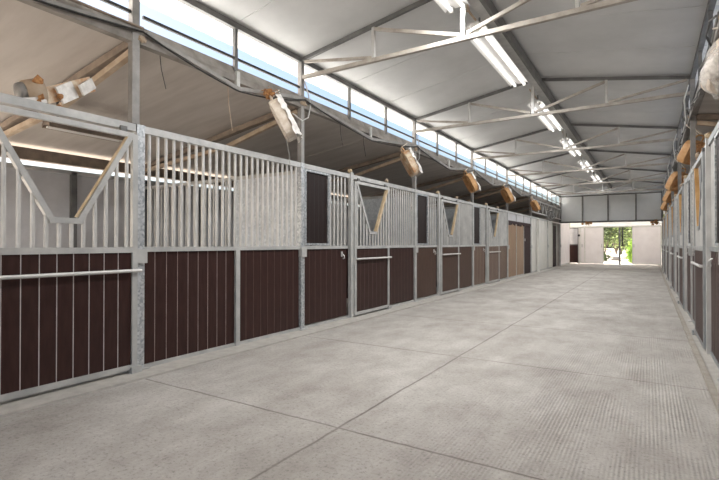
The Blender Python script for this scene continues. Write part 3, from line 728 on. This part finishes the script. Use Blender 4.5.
for k, i in enumerate((2, 3, 4, 5)):
    y0, y1 = P[i], P[i + 1]; pts = []
    n = 18
    for j in range(n + 1):
        pts.append((XR - .06 + rr.uniform(-.05, .03), y0 + (y1 - y0) * j / n, 3.08 + .10 * math.cos(2 * PI * j / n) + rr.uniform(-.05, .05)))
    cable(pts, .010, 'tangled cable along the right eave, %s bay from the camera' % ORD[k + 1], 'steel_grey')
    for q in range(2):
        yb = P[i + 1] - .1 + q * .15
        cable([(XR - .06, yb, 3.6), (XR - .12, yb - .1, 3.35), (XR - .08, yb + .15, 3.1), (XR - .13, yb + .05, 2.9)], .010, ['pale', 'dark'][q] + ' cord hanging at the %s right roof post' % ORD[i], ['galv', 'black'][q])
# lead chain on the first right-hand door
ch = MB()
for j in range(40):
    z = 2.16 - j * .028
    ch.tube([(.008 * math.cos(a * PI / 4) * (j % 2), .008 * math.cos(a * PI / 4) * ((j + 1) % 2), z + .018 * math.sin(a * PI / 4)) for a in range(9)], .004, 5, caps=False)
tag(obj('lead_chain', ch, M['bar'], None, (XR - .10, P[2] + 2.2, .0)), 'steel lead chain hanging down the nearest right-hand door', 'chain')

# ------------------------------------------------------------------ outside, far end
def tree(x, y, h, r, leaf_m, label, n=900, seed=0, trunk=.09, low=.25, cat='tree', name='desert_tree', lsz=.09):
    rr = random.Random(seed); t = thing(name, label, cat, (x, y, -.06))
    mb = MB(); tips = []
    for b_ in range(4):
        a = rr.uniform(0, 2 * PI); lean = rr.uniform(.15, .5) * r
        p = [(0, 0, 0), (math.cos(a) * lean * .3, math.sin(a) * lean * .3, h * .25), (math.cos(a) * lean, math.sin(a) * lean, h * .55), (math.cos(a) * lean * 1.6, math.sin(a) * lean * 1.6, h * .8)]
        mb.tube(p, trunk, 8, radii=[trunk, trunk * .8, trunk * .5, trunk * .2]); tips.append(p[-1])
    obj('trunk', mb, M['bark'], t)
    fo = MB()
    cl = [(rr.gauss(0, .45) * r, rr.gauss(0, .45) * r, h * rr.uniform(low + .1, .95)) for _ in range(14)]
    for _ in range(n):
        c = rr.choice(cl); q = Vector((c[0] + rr.gauss(0, .2) * r, c[1] + rr.gauss(0, .2) * r, c[2] + rr.gauss(0, .10) * h))
        u = Vector((rr.gauss(0, 1), rr.gauss(0, 1), rr.gauss(0, 1))).normalized(); w = u.cross(Vector((rr.gauss(0, 1), rr.gauss(0, 1), rr.gauss(0, 1)))).normalized()
        s = lsz * rr.uniform(.6, 1.5)
        fo.add([q - u * s, q + w * s * .5, q + u * s, q - w * s * .5], [(0, 1, 2, 3)])
    obj('foliage', fo, M[leaf_m], t)
    return t
tree(-2.9, 39.0, 3.6, 1.5, 'leafC', 'dark leaning tree seen left of the centre post', 2200, 1, .06, .3)
tree(-2.3, 50.0, 4.8, 1.9, 'leafA', 'olive green tree behind the centre post', 2600, 2, .06, .12)
tree(-.9, 43.0, 4.2, 1.8, 'leafA', 'olive green tree right of the centre post', 2400, 3, .05, .25)
tree(-6.8, 46.0, 4.5, 2.2, 'leafA', 'olive tree behind the left sliding door edge', 2000, 4, .06, .1)
tree(-3.4, 64.0, 5.5, 3.2, 'leafA', 'pale olive tree furthest left beyond the gravel', 2600, 5, .08, .05, lsz=.14)
tree(.4, 56.0, 5.5, 3.2, 'leafA', 'pale olive tree furthest right beyond the gravel', 2600, 6, .08, .05, lsz=.14)
tree(-1.0, 34.6, 1.5, .32, 'leafB', 'bright green upright shrub by the right sliding door', 1700, 7, .02, .05, 'shrub', 'green_shrub', .05)
tree(-2.75, 37.0, .62, .34, 'leafC', 'small dark shrub on the gravel left of the post', 900, 8, .015, .05, 'shrub', 'dark_shrub', .05)
rr = random.Random(2)
for k, (x, y, r, lb) in enumerate(((-2.2, 40.5, .28, 'tan boulder beyond the small dark shrub'), (-1.9, 43.5, .35, 'pale boulder under the olive tree'), (-1.2, 45.5, .25, 'small boulder right of the centre post'))):
    tag(obj('boulder', MB().blob((0, 0, r * .35), r, 0, 2, .12, (1.3, 1, .7), rnd=rr), M['boulder'], None, (x, y, -.06)), lb, 'rock')

# ------------------------------------------------------------------ light
w = bpy.data.worlds.new('World'); bpy.context.scene.world = w; w.use_nodes = True
nt = w.node_tree; bg = nt.nodes['Background']
sky = nt.nodes.new('ShaderNodeTexSky'); sky.sky_type = 'NISHITA'; sky.sun_disc = False
sky.sun_elevation = math.radians(43); sky.sun_rotation = math.radians(-115); sky.dust_density = 4.0; sky.air_density = 1.0
nt.links.new(sky.outputs[0], bg.inputs[0]); bg.inputs[1].default_value = .12
sun = bpy.data.lights.new('sun', 'SUN'); sun.energy = 8.5; sun.angle = .01; sun.color = (1, .95, .87)
so = bpy.data.objects.new('sun', sun); C.objects.link(so)
az, el = math.radians(203), math.radians(48)      # sunlight comes from the left and slightly behind
d = Vector((math.cos(az) * math.cos(el), math.sin(az) * math.cos(el), math.sin(el)))
so.rotation_euler = (-d).to_track_quat('-Z', 'Y').to_euler(); so.location = d * 40

# ------------------------------------------------------------------ camera
cam = bpy.data.cameras.new('camera'); co = bpy.data.objects.new('camera', cam); C.objects.link(co)
cam.sensor_width = 36; cam.lens = 464.35 / 719 * 36; cam.clip_end = 400; cam.clip_start = .05
co.location = (0, 0, 1.2); co.rotation_euler = (PI / 2 + .008, 0, .558)
sc = bpy.context.scene; sc.camera = co
sc.view_settings.view_transform = 'Standard'; sc.view_settings.look = 'None'; sc.view_settings.gamma = 1
sc.view_settings.use_curve_mapping = False; sc.view_settings.exposure = 1.38
sc.cycles.use_denoising = True; sc.cycles.max_bounces = 14; sc.cycles.diffuse_bounces = 10; sc.cycles.glossy_bounces = 4
sc.cycles.sample_clamp_indirect = 6
